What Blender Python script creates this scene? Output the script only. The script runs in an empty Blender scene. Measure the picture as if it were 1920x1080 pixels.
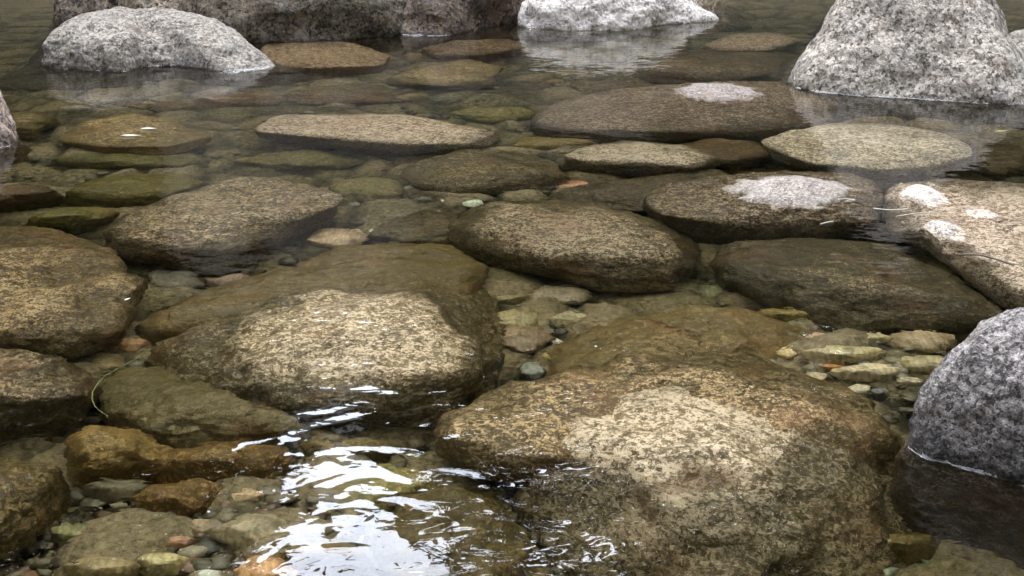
import bpy, math, random
import numpy as np
from mathutils import Vector, noise
R = math.radians
rng = np.random.default_rng(7)
random.seed(7)
S = bpy.context.scene
COL = S.collection

# ------------------------------------------------------------------ camera
CAM_H, PITCH, FPX = 1.36, R(19.5), 2540.0
cd = bpy.data.cameras.new("camera")
cd.sensor_width = 36.0
cd.lens = 36.0 * FPX / 1920.0
cd.clip_start, cd.clip_end = 0.05, 2000.0
cam = bpy.data.objects.new("camera", cd)
cam.location = (0, 0, CAM_H)
cam.rotation_euler = (math.pi / 2 - PITCH, 0, 0)
COL.objects.link(cam)
S.camera = cam

# ------------------------------------------------------------------ sky, sun, exposure
SUN_EL, SUN_ROT = R(54), R(-8)          # ahead of the camera, behind thin bright cloud
w = bpy.data.worlds.new("World"); S.world = w; w.use_nodes = True
nt = w.node_tree; nt.nodes.clear()
out = nt.nodes.new("ShaderNodeOutputWorld"); bg = nt.nodes.new("ShaderNodeBackground")
sky = nt.nodes.new("ShaderNodeTexSky"); sky.sky_type = 'NISHITA'; sky.sun_disc = False
sky.sun_elevation = SUN_EL; sky.sun_rotation = SUN_ROT
sky.air_density = 1.0; sky.dust_density = 3.0; sky.ozone_density = 1.0
tc = nt.nodes.new("ShaderNodeTexCoord"); cn = nt.nodes.new("ShaderNodeTexNoise")
cn.inputs['Scale'].default_value = 2.2; cn.inputs['Detail'].default_value = 6
cr = nt.nodes.new("ShaderNodeMapRange"); cr.inputs['From Min'].default_value = .35; cr.inputs['From Max'].default_value = .65
cr.inputs['To Min'].default_value = .75; cr.inputs['To Max'].default_value = 1.0
mx = nt.nodes.new("ShaderNodeMix"); mx.data_type = 'RGBA'
mx.inputs['B'].default_value = (14.6, 15.7, 18.3, 1)
nt.links.new(tc.outputs['Generated'], cn.inputs['Vector']); nt.links.new(cn.outputs['Fac'], cr.inputs['Value'])
nt.links.new(cr.outputs['Result'], mx.inputs['Factor']); nt.links.new(sky.outputs['Color'], mx.inputs['A'])
# thin cloud is far brighter towards the hidden sun
sdir = (math.sin(SUN_ROT) * math.cos(SUN_EL), math.cos(SUN_ROT) * math.cos(SUN_EL), math.sin(SUN_EL))
dt = nt.nodes.new("ShaderNodeVectorMath"); dt.operation = 'DOT_PRODUCT'; dt.inputs[1].default_value = sdir
nv = nt.nodes.new("ShaderNodeVectorMath"); nv.operation = 'NORMALIZE'
nt.links.new(tc.outputs['Generated'], nv.inputs[0]); nt.links.new(nv.outputs[0], dt.inputs[0])
gl = nt.nodes.new("ShaderNodeMapRange"); gl.interpolation_type = 'SMOOTHERSTEP'
gl.inputs['From Min'].default_value = .55; gl.inputs['From Max'].default_value = 1.0
gl.inputs['To Min'].default_value = .62; gl.inputs['To Max'].default_value = 4.6
nt.links.new(dt.outputs['Value'], gl.inputs['Value'])
vs = nt.nodes.new("ShaderNodeVectorMath"); vs.operation = 'SCALE'
nt.links.new(mx.outputs['Result'], vs.inputs[0]); nt.links.new(gl.outputs['Result'], vs.inputs['Scale'])
nt.links.new(vs.outputs[0], bg.inputs['Color']); bg.inputs['Strength'].default_value = 0.15
nt.links.new(bg.outputs[0], out.inputs[0])
sd = bpy.data.lights.new("sun", 'SUN'); sd.energy = 1.2; sd.angle = R(25); sd.color = (1.0, .97, .92)
sun = bpy.data.objects.new("sun", sd); COL.objects.link(sun)
dirv = Vector((math.sin(SUN_ROT) * math.cos(SUN_EL), math.cos(SUN_ROT) * math.cos(SUN_EL), math.sin(SUN_EL)))
sun.rotation_euler = dirv.to_track_quat('Z', 'Y').to_euler()
S.view_settings.view_transform = 'Standard'; S.view_settings.look = 'None'
S.view_settings.gamma = 1.0; S.view_settings.exposure = 0.45
c = S.cycles
c.caustics_refractive = True; c.caustics_reflective = True
c.max_bounces = 12; c.diffuse_bounces = 4; c.glossy_bounces = 4; c.transmission_bounces = 8; c.volume_bounces = 0
c.use_denoising = True; c.sample_clamp_indirect = 10; c.blur_glossy = 0.3

# ------------------------------------------------------------------ optics: pixel <-> place, through flat water at z = 0
N_W = 1.333
CP, SP = math.cos(PITCH), math.sin(PITCH)
def ray(px, py):
    px = np.asarray(px, float); py = np.asarray(py, float)
    a = (px - 960) / FPX; b = -(py - 540) / FPX
    d = np.stack([a, CP + b * SP, -SP + b * CP], -1)
    return d / np.linalg.norm(d, axis=-1, keepdims=True)
def unproj(px, py, z):
    d = ray(px, py); z = np.asarray(z, float)
    zz = np.maximum(z, 0)
    t = (CAM_H - zz) / -d[..., 2]
    p = np.stack([d[..., 0] * t, d[..., 1] * t, CAM_H + d[..., 2] * t], -1)
    h = np.hypot(d[..., 0], d[..., 1]); st = h / N_W
    tan = st / np.sqrt(1 - st * st); q = np.maximum(-z, 0)
    p[..., 0] += d[..., 0] / h * tan * q; p[..., 1] += d[..., 1] / h * tan * q; p[..., 2] -= q
    return p
def proj(P):
    x, y, z = P[..., 0], P[..., 1], P[..., 2]
    r = np.hypot(x, y); q = np.maximum(-z, 0)
    lo, hi = np.zeros_like(r), r.copy()
    for _ in range(26):
        m = (lo + hi) / 2
        f = m / np.hypot(m, CAM_H) - N_W * (r - m) / np.maximum(np.hypot(r - m, q), 1e-9)
        hi = np.where(f > 0, m, hi); lo = np.where(f > 0, lo, m)
    s = np.where(q > 1e-6, (lo + hi) / 2, r)
    k = s / np.maximum(r, 1e-9)
    X, Y, Z = x * k, y * k, np.maximum(z, 0) - CAM_H
    f = Y * CP - Z * SP; u = Y * SP + Z * CP
    f = np.maximum(f, 1e-3)
    return np.stack([960 + FPX * X / f, 540 - FPX * u / f], -1)

# ------------------------------------------------------------------ materials
class NT:
    def __init__(s, name):
        s.m = bpy.data.materials.new(name); s.m.use_nodes = True
        s.t = s.m.node_tree; s.t.nodes.clear()
        s.out = s.t.nodes.new("ShaderNodeOutputMaterial")
    def n(s, typ, **kw):
        nd = s.t.nodes.new("ShaderNode" + typ)
        for k, v in kw.items(): setattr(nd, k, v)
        return nd
    def put(s, sock, v):
        if isinstance(v, bpy.types.NodeSocket): s.t.links.new(v, sock)
        elif v is not None: sock.default_value = v
    def noise(s, vec, scale, detail=4, rough=.55, dist=0.0):
        a = s.n("TexNoise"); s.put(a.inputs['Vector'], vec)
        a.inputs['Scale'].default_value = scale; a.inputs['Detail'].default_value = detail
        a.inputs['Roughness'].default_value = rough; a.inputs['Distortion'].default_value = dist
        return a.outputs['Fac']
    def voro(s, vec, scale, out='Color', feature='F1'):
        a = s.n("TexVoronoi", feature=feature); s.put(a.inputs['Vector'], vec); a.inputs['Scale'].default_value = scale
        return a.outputs[out]
    def rng(s, v, a, b, c=0.0, d=1.0, smooth=False):
        m = s.n("MapRange"); m.clamp = True
        if smooth: m.interpolation_type = 'SMOOTHSTEP'
        s.put(m.inputs['Value'], v)
        for k, q in zip(('From Min', 'From Max', 'To Min', 'To Max'), (a, b, c, d)): m.inputs[k].default_value = q
        return m.outputs['Result']
    def mix(s, f, a, b, mode='MIX'):
        m = s.n("Mix", data_type='RGBA', blend_type=mode)
        s.put(m.inputs['Factor'], f); s.put(m.inputs['A'], a); s.put(m.inputs['B'], b)
        return m.outputs['Result']
    def math(s, op, a, b=None):
        m = s.n("Math", operation=op); s.put(m.inputs[0], a)
        if b is not None: s.put(m.inputs[1], b)
        return m.outputs[0]
    def bump(s, h, dist, strength=1.0, normal=None):
        b = s.n("Bump"); s.put(b.inputs['Height'], h); b.inputs['Distance'].default_value = dist
        b.inputs['Strength'].default_value = strength
        if normal is not None: s.put(b.inputs['Normal'], normal)
        return b.outputs['Normal']

def C(r, g, b): return (r, g, b, 1.0)

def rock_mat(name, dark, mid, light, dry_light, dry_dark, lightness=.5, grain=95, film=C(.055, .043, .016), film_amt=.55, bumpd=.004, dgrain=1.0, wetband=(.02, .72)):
    """speckled granite; above the waterline dry and pale, below it wet under a brown film of algae and silt, darkened for flank shade"""
    M = NT(name)
    tc = M.n("TexCoord"); geo = M.n("NewGeometry"); oi = M.n("ObjectInfo")
    vec = tc.outputs['Object']
    # shift by the random of each stone so no two show the same grains
    off = M.n("VectorMath", operation='ADD'); M.put(off.inputs[0], vec)
    sc = M.n("VectorMath", operation='SCALE'); sc.inputs[0].default_value = (7.3, 3.1, 5.7); M.put(sc.inputs['Scale'], oi.outputs['Random'])
    M.put(off.inputs[1], sc.outputs[0]); vec = off.outputs[0]
    wob = M.n("TexNoise"); M.put(wob.inputs['Vector'], vec); wob.inputs['Scale'].default_value = grain * .8; wob.inputs['Detail'].default_value = 2
    wv = M.n("VectorMath", operation='MULTIPLY_ADD'); M.put(wv.inputs[0], wob.outputs['Color']); wv.inputs[1].default_value = (.011,) * 3; M.put(wv.inputs[2], vec)
    v1 = M.voro(wv.outputs[0], grain); v2 = M.voro(wv.outputs[0], grain * 2.3)
    s1 = M.n("SeparateColor"); M.put(s1.inputs[0], v1)
    s2 = M.n("SeparateColor"); M.put(s2.inputs[0], v2)
    clump = M.noise(vec, grain * .30, 3, .6)
    big = M.noise(vec, 3.2, 5, .62)
    patch = M.noise(vec, 9.0, 4, .6, .6)
    g = M.math('ADD', M.math('MULTIPLY', s1.outputs[0], .55), M.math('MULTIPLY', s2.outputs[1], .45))
    g = M.math('ADD', g, M.math('MULTIPLY', M.math('SUBTRACT', clump, .5), 1.0))
    g = M.math('ADD', g, M.math('MULTIPLY', M.math('SUBTRACT', big, .5), .7))
    # stones differ: some richer in pale feldspar, some darker
    g = M.math('ADD', g, M.rng(oi.outputs['Random'], 0, 1, -.10, .10))
    lo = 1.0 - lightness
    lit = M.rng(g, lo - .04, lo + .28, smooth=True); drk = M.math('MULTIPLY', M.rng(g, lo - .46, lo - .14, 1, 0, True), .85)
    wet = M.mix(drk, M.mix(lit, mid, light), dark)
    v3 = M.voro(wv.outputs[0], grain * dgrain); s3 = M.n("SeparateColor"); M.put(s3.inputs[0], v3)
    v4 = M.voro(vec, grain * dgrain * 2.1); s4 = M.n("SeparateColor"); M.put(s4.inputs[0], v4)
    gd = M.math('ADD', M.math('MULTIPLY', s3.outputs[0], .62), M.math('MULTIPLY', s4.outputs[1], .38))
    gd = M.math('ADD', gd, M.math('MULTIPLY', M.math('SUBTRACT', M.noise(vec, grain * .18, 3, .6), .5), .55))
    gd = M.math('ADD', gd, M.math('MULTIPLY', M.math('SUBTRACT', M.noise(vec, 7, 3, .6), .5), .45))
    dmid = tuple(.45 * a_ + .55 * b_ for a_, b_ in zip(dry_light, dry_dark))
    dry = M.mix(M.rng(gd, lo - .34, lo - .10, smooth=True), dry_dark, dmid)
    dry = M.mix(M.rng(gd, lo + .02, lo + .24, smooth=True), dry, dry_light)
    # stains and lichen on the dry part
    dry = M.mix(M.rng(patch, .56, .72, 0, .6), dry, C(.20, .14, .085), 'MIX')
    dry = M.mix(M.rng(M.noise(vec, 13, 5, .7), .58, .68, 0, .75), dry, C(.045, .038, .03))
    dry = M.mix(M.rng(M.noise(vec, 5.5, 3), .56, .7, 0, .35), dry, C(.30, .33, .35), 'MIX')
    # algae film on the wet part, patchy, and gone in grains
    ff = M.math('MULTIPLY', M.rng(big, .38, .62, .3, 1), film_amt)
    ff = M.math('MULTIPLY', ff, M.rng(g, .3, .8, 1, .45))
    # the growth is thick from a hand's width under the surface downward, scoured off nearer to it; its dark tone also paints in flank shade
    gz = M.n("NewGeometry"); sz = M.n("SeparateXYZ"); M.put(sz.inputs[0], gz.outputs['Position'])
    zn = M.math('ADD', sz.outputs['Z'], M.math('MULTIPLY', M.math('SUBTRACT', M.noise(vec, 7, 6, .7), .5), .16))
    growth_shade = M.rng(zn, -.11, -.045, 1, 0, True)
    ff = M.math('MAXIMUM', ff, M.math('MULTIPLY', growth_shade, M.rng(g, .35, .85, .95, .68)))
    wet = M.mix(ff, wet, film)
    wet = M.mix(M.rng(M.noise(vec, 6, 5, .65), .54, .70, 0, .5), wet, C(.05, .047, .016))
    wet = M.mix(M.rng(M.noise(vec, 4.3, 3, .6), .55, .7, 0, .35), wet, C(.20, .10, .05))
    vn = M.math('ABSOLUTE', M.math('SUBTRACT', M.noise(vec, 1.3, 2, .5, .8), .5))
    vein = M.math('MULTIPLY', M.rng(vn, .0, .006, .35, 0), M.rng(M.noise(vec, 40, 4), .4, .55))
    vein = M.math('MULTIPLY', vein, M.rng(oi.outputs['Random'], .55, .6))
    dry = M.mix(vein, dry, dry_light)
    # fine cracks
    cr = M.math('ABSOLUTE', M.math('SUBTRACT', M.noise(vec, 2.6, 7, .62, .3), .5))
    crk = M.rng(cr, 0, .006, 1, 0)
    crk = M.math('MULTIPLY', crk, M.rng(M.noise(vec, 1.7, 2), .5, .6))
    # height above the waterline
    sp = M.n("SeparateXYZ"); M.put(sp.inputs[0], geo.outputs['Position'])
    zz = M.math('ADD', sp.outputs['Z'], M.math('MULTIPLY', M.math('SUBTRACT', M.noise(vec, 22, 4), .5), .03))
    above = M.rng(zz, -.006, .012, smooth=True)
    damp = M.rng(M.math('ADD', zz, M.math('MULTIPLY', M.math('SUBTRACT', M.noise(vec, 6, 4, .6), .5), wetband[0] * 1.5)), .0, wetband[0], wetband[1], 1, True)
    hs = M.n("VectorMath", operation='SCALE'); M.put(hs.inputs[0], dry); M.put(hs.inputs['Scale'], damp)
    colr = M.mix(above, wet, hs.outputs[0])
    colr = M.mix(1.0, colr, oi.outputs['Color'], 'MULTIPLY')
    colr = M.mix(M.math('MULTIPLY', crk, .8), colr, C(.02, .017, .012))
    b = M.n("BsdfPrincipled"); M.put(b.inputs['Base Color'], colr)
    M.put(b.inputs['Roughness'], M.rng(zz, .0, .04, .45, .85))
    b.inputs['Specular IOR Level'].default_value = .35
    med = M.noise(vec, 28, 6, .68); pit = M.voro(wv.outputs[0], grain * .33, 'Distance')
    hgt = M.math('ADD', M.math('MULTIPLY', med, 1.0), M.math('MULTIPLY', pit, .35))
    hgt = M.math('ADD', hgt, M.math('MULTIPLY', g, .22)); hgt = M.math('SUBTRACT', hgt, M.math('MULTIPLY', crk, .6))
    hgt2 = M.noise(vec, 8, 4, .6)
    n1 = M.bump(hgt2, .03, .7); n2 = M.bump(hgt, bumpd * 3.2, .85, n1)
    M.put(b.inputs['Normal'], n2)
    M.t.links.new(b.outputs[0], M.out.inputs[0])
    return M.m

MAT = {}
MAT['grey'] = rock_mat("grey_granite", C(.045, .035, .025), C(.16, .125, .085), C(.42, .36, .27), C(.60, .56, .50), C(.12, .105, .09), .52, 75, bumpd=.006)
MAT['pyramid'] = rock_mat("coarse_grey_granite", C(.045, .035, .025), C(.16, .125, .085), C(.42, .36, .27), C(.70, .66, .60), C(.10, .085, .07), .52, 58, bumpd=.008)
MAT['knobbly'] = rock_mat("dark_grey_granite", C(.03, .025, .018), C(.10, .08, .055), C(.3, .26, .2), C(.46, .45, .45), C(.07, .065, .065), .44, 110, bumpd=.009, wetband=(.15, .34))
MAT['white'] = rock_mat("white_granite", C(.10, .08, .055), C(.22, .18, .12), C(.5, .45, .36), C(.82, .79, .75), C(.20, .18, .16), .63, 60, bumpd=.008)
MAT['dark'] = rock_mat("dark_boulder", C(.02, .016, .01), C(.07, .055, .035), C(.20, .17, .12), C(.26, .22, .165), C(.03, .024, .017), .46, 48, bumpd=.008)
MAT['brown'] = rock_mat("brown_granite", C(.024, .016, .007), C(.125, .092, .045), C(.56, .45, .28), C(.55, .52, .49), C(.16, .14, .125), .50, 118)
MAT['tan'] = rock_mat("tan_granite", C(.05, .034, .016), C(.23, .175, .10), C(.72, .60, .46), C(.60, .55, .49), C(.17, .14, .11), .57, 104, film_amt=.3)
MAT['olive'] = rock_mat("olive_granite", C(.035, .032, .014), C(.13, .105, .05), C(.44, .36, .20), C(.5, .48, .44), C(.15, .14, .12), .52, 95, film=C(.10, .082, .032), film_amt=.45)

def cobble_mat():
    M = NT("smooth_cobble")
    tc = M.n("TexCoord"); oi = M.n("ObjectInfo")
    off = M.n("VectorMath", operation='ADD'); M.put(off.inputs[0], tc.outputs['Object'])
    sc = M.n("VectorMath", operation='SCALE'); sc.inputs[0].default_value = (7.3, 3.1, 5.7); M.put(sc.inputs['Scale'], oi.outputs['Random'])
    M.put(off.inputs[1], sc.outputs[0]); vec = off.outputs[0]
    big = M.noise(vec, 14, 5, .65); fine = M.noise(vec, 120, 4, .7)
    wv = M.n("TexWave"); M.put(wv.inputs['Vector'], vec); wv.inputs['Scale'].default_value = 18; wv.inputs['Distortion'].default_value = 7; wv.inputs['Detail'].default_value = 3
    v = M.math('ADD', M.math('MULTIPLY', big, .9), M.math('ADD', M.math('MULTIPLY', fine, .7), M.math('MULTIPLY', wv.outputs['Fac'], .15)))
    k = M.rng(v, .55, 1.2, .35, 1.5)
    hs = M.n("VectorMath", operation='SCALE'); M.put(hs.inputs[0], oi.outputs['Color']); M.put(hs.inputs['Scale'], k)
    colr = M.mix(M.rng(M.noise(vec, 22, 3), .52, .68, 0, .6), hs.outputs[0], C(.07, .06, .024))
    b = M.n("BsdfPrincipled"); M.put(b.inputs['Base Color'], colr); b.inputs['Roughness'].default_value = .5
    M.put(b.inputs['Normal'], M.bump(v, .006, .6))
    M.t.links.new(b.outputs[0], M.out.inputs[0]); return M.m
MAT['cobble'] = cobble_mat()

def gravel_mat():
    M = NT("streambed_gravel"); at = M.n("Attribute", attribute_name="tint"); tc = M.n("TexCoord")
    f = M.noise(tc.outputs['Object'], 90, 4, .65)
    hs = M.n("VectorMath", operation='SCALE'); M.put(hs.inputs[0], at.outputs['Color']); M.put(hs.inputs['Scale'], M.rng(f, .3, .7, .55, 1.4))
    b = M.n("BsdfPrincipled"); M.put(b.inputs['Base Color'], hs.outputs[0]); b.inputs['Roughness'].default_value = .55
    M.t.links.new(b.outputs[0], M.out.inputs[0]); return M.m
def bed_mat():
    M = NT("streambed_sand"); tc = M.n("TexCoord"); v = tc.outputs['Object']
    a = M.noise(v, 2.2, 6, .6); b_ = M.noise(v, 60, 5, .7); cells = M.voro(v, 34); se = M.n("SeparateColor"); M.put(se.inputs[0], cells)
    colr = M.mix(M.rng(a, .38, .62), C(.035, .032, .014), C(.085, .068, .035))
    colr = M.mix(M.rng(M.math('ADD', M.math('MULTIPLY', se.outputs[0], .5), M.math('MULTIPLY', b_, .6)), .45, .8, 0, .6), colr, C(.17, .135, .08))
    at = M.n("Attribute", attribute_name="stone"); sa = M.n("SeparateColor"); M.put(sa.inputs[0], at.outputs['Color'])
    fl = M.noise(v, 45, 5, .75)
    sc1 = M.mix(sa.outputs[0], C(.10, .085, .038), C(.22, .165, .09))
    sc1 = M.mix(M.rng(fl, .45, .68, 0, .8), sc1, C(.36, .29, .17)); sc1 = M.mix(M.rng(fl, .32, .46, .8, 0), sc1, C(.03, .024, .01))
    sc1 = M.mix(M.rng(M.noise(v, 5, 4), .5, .68, 0, .6), sc1, C(.06, .06, .018))
    colr = M.mix(M.rng(sa.outputs[1], .12, .4), colr, sc1)
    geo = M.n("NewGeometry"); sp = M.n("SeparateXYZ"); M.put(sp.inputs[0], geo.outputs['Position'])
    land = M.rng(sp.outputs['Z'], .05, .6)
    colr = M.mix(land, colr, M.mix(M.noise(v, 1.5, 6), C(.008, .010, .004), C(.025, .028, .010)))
    b = M.n("BsdfPrincipled"); M.put(b.inputs['Base Color'], colr); b.inputs['Roughness'].default_value = .8
    M.put(b.inputs['Normal'], M.bump(M.math('ADD', b_, M.math('MULTIPLY', M.voro(v, 34, 'Distance'), -1.2)), .012, .9))
    M.t.links.new(b.outputs[0], M.out.inputs[0]); return M.m

def water_mat():
    M = NT("stream_water"); geo = M.n("NewGeometry"); v = geo.outputs['Position']
    def stretch(sx, sy, rot=0.0):
        mp = M.n("Mapping"); M.put(mp.inputs['Vector'], v); mp.inputs['Scale'].default_value = (sx, sy, 1); mp.inputs['Rotation'].default_value = (0, 0, rot)
        return mp.outputs[0]
    swell = M.noise(stretch(1, 1.3, .3), 2.6, 2, .45, .4)
    mid = M.noise(stretch(1, 1.5, -.35), 6.5, 1.0, .4, .6)
    fine = M.noise(stretch(1, 1.3, .2), 17, 1.2, .5, .8)
    area = M.rng(M.noise(v, .7, 2), .38, .64, .35, 1.0)
    # livelier water where the current runs near the camera
    sp = M.n("SeparateXYZ"); M.put(sp.inputs[0], v)
    dx = M.math('MULTIPLY', M.math('ADD', sp.outputs['X'], .28), 1.25); dy = M.math('MULTIPLY', M.math('SUBTRACT', sp.outputs['Y'], 2.55), .75)
    d2 = M.math('ADD', M.math('MULTIPLY', dx, dx), M.math('MULTIPLY', dy, dy))
    near = M.rng(d2, .0, .7, .55, 0, True)
    amp = M.math('ADD', M.math('ADD', area, near), 0.0)
    amp = M.math('MULTIPLY', amp, M.rng(sp.outputs['Y'], 2.9, 5.2, 1.0, .36))
    b0 = M.n('Bump'); M.put(b0.inputs['Height'], M.math('MULTIPLY', swell, M.rng(sp.outputs['Y'], 3, 6, 1, .55))); b0.inputs['Distance'].default_value = .010; n0 = b0.outputs[0]
    b1 = M.n("Bump"); M.put(b1.inputs['Height'], M.math('MULTIPLY', mid, amp)); b1.inputs['Distance'].default_value = .0046; M.put(b1.inputs['Normal'], n0)
    b2 = M.n("Bump"); M.put(b2.inputs['Height'], M.math('MULTIPLY', fine, M.math('SUBTRACT', M.rng(sp.outputs['Y'], 2.9, 5.5, .85, .34), M.math('MULTIPLY', near, .8)))); b2.inputs['Distance'].default_value = .0024; M.put(b2.inputs['Normal'], b1.outputs[0])
    g = M.n("BsdfGlass"); g.inputs['IOR'].default_value = N_W; g.inputs['Roughness'].default_value = 0.0
    M.put(g.inputs['Normal'], b2.outputs[0])
    va = M.n("VolumeAbsorption"); va.inputs['Color'].default_value = C(.645, .62, .41); va.inputs['Density'].default_value = 2.1
    M.t.links.new(g.outputs[0], M.out.inputs['Surface']); M.t.links.new(va.outputs[0], M.out.inputs['Volume'])
    return M.m
MAT['water'] = water_mat()

def leaf_mat(name, c1, c2):
    M = NT(name); tc = M.n("TexCoord")
    colr = M.mix(M.rng(M.noise(tc.outputs['Object'], .5, 4), .35, .65), c1, c2)
    b = M.n("BsdfPrincipled"); M.put(b.inputs['Base Color'], colr); b.inputs['Roughness'].default_value = .6
    M.t.links.new(b.outputs[0], M.out.inputs[0]); return M.m
def flat_mat(name, col, rough=.5):
    M = NT(name); tc = M.n("TexCoord")
    f = M.noise(tc.outputs['Object'], 40, 4)
    colr = M.mix(M.rng(f, .35, .7, 0, .5), col, C(col[0] * .5, col[1] * .5, col[2] * .45))
    b = M.n("BsdfPrincipled"); M.put(b.inputs['Base Color'], colr); b.inputs['Roughness'].default_value = rough
    M.t.links.new(b.outputs[0], M.out.inputs[0]); return M.m

# ------------------------------------------------------------------ bed height
SHOALS = [(820, 400, .16, .55), (1600, 690, .15, .45), (300, 1000, .06, .6), (650, 1000, .10, .4), (1350, 90, .1, 1.2),
          (600, 160, .12, 1.2), (1000, 600, .08, .4), (1150, 640, .07, .4), (200, 300, .10, .8), (1000, 280, .12, .6)]
SH = [(unproj(a, b, -.3), h, r) for a, b, h, r in SHOALS]
def bed_z(x, y):
    x = np.asarray(x, float); y = np.asarray(y, float)
    z = -.40 + .025 * np.sin(x * 3.1 + y * 1.3) + .02 * np.sin(y * 2.7 - x * 1.9 + 1)
    for p, h, r in SH: z = z + h * np.exp(-((x - p[0]) ** 2 + (y - p[1]) ** 2) / (r * r))
    z = np.minimum(z, -.15)
    # banks and hillsides
    far = np.maximum(0, y - 10.6 - .5 * np.sin(x * .8)); side = np.maximum(0, np.abs(x - .5) - 6.5); back = np.maximum(0, -y - 3)
    d = np.sqrt(far ** 2 + side ** 2 + back ** 2)
    rise = np.minimum(d * .6, 1.2) + np.maximum(0, d - 2) * .62
    return z + np.minimum(rise, 26 + .05 * d)

# ------------------------------------------------------------------ mesh helper
def mesh_obj(name, V, F, mat, smooth=True):
    me = bpy.data.meshes.new(name); me.from_pydata([tuple(v) for v in V], [], F); me.update()
    if smooth: me.polygons.foreach_set("use_smooth", [True] * len(me.polygons))
    me.materials.append(mat); o = bpy.data.objects.new(name, me); COL.objects.link(o); return o
def tag(o, label=None, cat=None, group=None, kind=None):
    if label: o['label'] = label
    if cat: o['category'] = cat
    if group: o['group'] = group
    if kind: o['kind'] = kind
    return o

# ------------------------------------------------------------------ stones
def poly_radius(poly, cx, cy, ang):
    """distance from (cx, cy) to the outline in each direction"""
    P = np.array(poly, float) - (cx, cy); Q = np.roll(P, -1, 0)
    out = np.zeros_like(ang)
    for i, a in enumerate(ang):
        d = np.array([math.cos(a), math.sin(a)]); best = 0
        e = Q - P; den = d[0] * e[:, 1] - d[1] * e[:, 0]
        with np.errstate(divide='ignore', invalid='ignore'):
            t = (P[:, 0] * e[:, 1] - P[:, 1] * e[:, 0]) / den
            s = (P[:, 0] * d[1] - P[:, 1] * d[0]) / den
        ok = (np.abs(den) > 1e-9) & (t > 0) & (s >= -1e-6) & (s <= 1 + 1e-6)
        out[i] = t[ok].max() if ok.any() else 1
    return out
def facet(a, th, seed, nf):
    """flattened faces of a worn block: distance factor per direction"""
    r_ = np.random.default_rng(seed)
    D = np.stack([np.outer(np.sin(a), np.cos(th)), np.outer(np.sin(a), np.sin(th)), np.repeat(np.cos(a)[:, None], len(th), 1)], -1)
    acc = np.ones(D.shape[:2])
    for k in range(nf):
        n_ = r_.standard_normal(3) * (1, 1, .8); n_[2] = abs(n_[2]) if k % 3 else n_[2]
        n_ /= np.linalg.norm(n_); h_ = r_.uniform(.70, .93)
        acc += ((D @ n_).clip(0) / h_) ** 16
    return acc ** (-1 / 16)
def surface(c, Rr, zt, ze, zb, e, th, rings, skew=(0, 0), fseed=1, nf=8, foot=False):
    a = np.linspace(0, math.pi, rings)
    K = facet(a, th, fseed, nf); K = K / K.max()
    sa = np.sin(a) ** 1.0; up = a <= math.pi / 2 + 1e-9
    f = np.where(up, np.sin(a).clip(0) ** e, np.sin(a).clip(0) ** .75)
    if foot:                                      # a standing boulder widens towards the bed
        t_ = ((a - math.pi / 2) / (math.pi / 2)).clip(0, 1); f = np.where(up, f, (1 + .30 * t_) * (1 - t_ ** 9))
    ca = np.cos(a); g = np.where(up, ca.clip(0) ** e, -((-ca).clip(0) ** .9))
    z = np.where(up, ze + (zt - ze) * g, ze + (ze - zb) * g)
    X = c[0] + K * np.outer(f, Rr * np.cos(th))
    Y = c[1] + K * np.outer(f, Rr * np.sin(th))
    K0 = K / max(K[0, 0], .5)
    Y = Y + (skew[1] * g.clip(0) ** 1.2)[:, None]; X = X + (skew[0] * g.clip(0) ** 1.2)[:, None]
    Z = ze + (z - ze)[:, None] * np.where(up[:, None], K0.clip(0, 1.12), 1)
    return np.stack([X, Y, Z], -1)
COUNT = {}
MENISCUS = []
def add_caps(G2, caps, ze):
    for (ax, ay, rx, ry, hh) in caps:
        q0 = unproj(ax, ay, 0.0); qx = unproj(ax + rx, ay, 0.0); qy = unproj(ax, ay - ry, 0.0)
        wx = abs(qx[0] - q0[0]); wy = abs(qy[1] - q0[1])
        d = np.sqrt(((G2[..., 0] - q0[0]) / wx) ** 2 + ((G2[..., 1] - q0[1]) / wy) ** 2)
        wob = np.array([noise.fractal(Vector((x * 14, y * 14, 2)), .9, 2.2, 4) for x, y in G2[..., :2].reshape(-1, 2)]).reshape(d.shape)
        w_ = np.exp(-(d * (1 + .7 * wob)) ** 3.2)
        tgt = hh * (1 - .35 * d ** 2 + .7 * wob)
        G2[..., 2] += np.where((G2[..., 2] > ze) & (tgt > G2[..., 2]), (tgt - G2[..., 2]) * w_, 0)
    return G2
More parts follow.
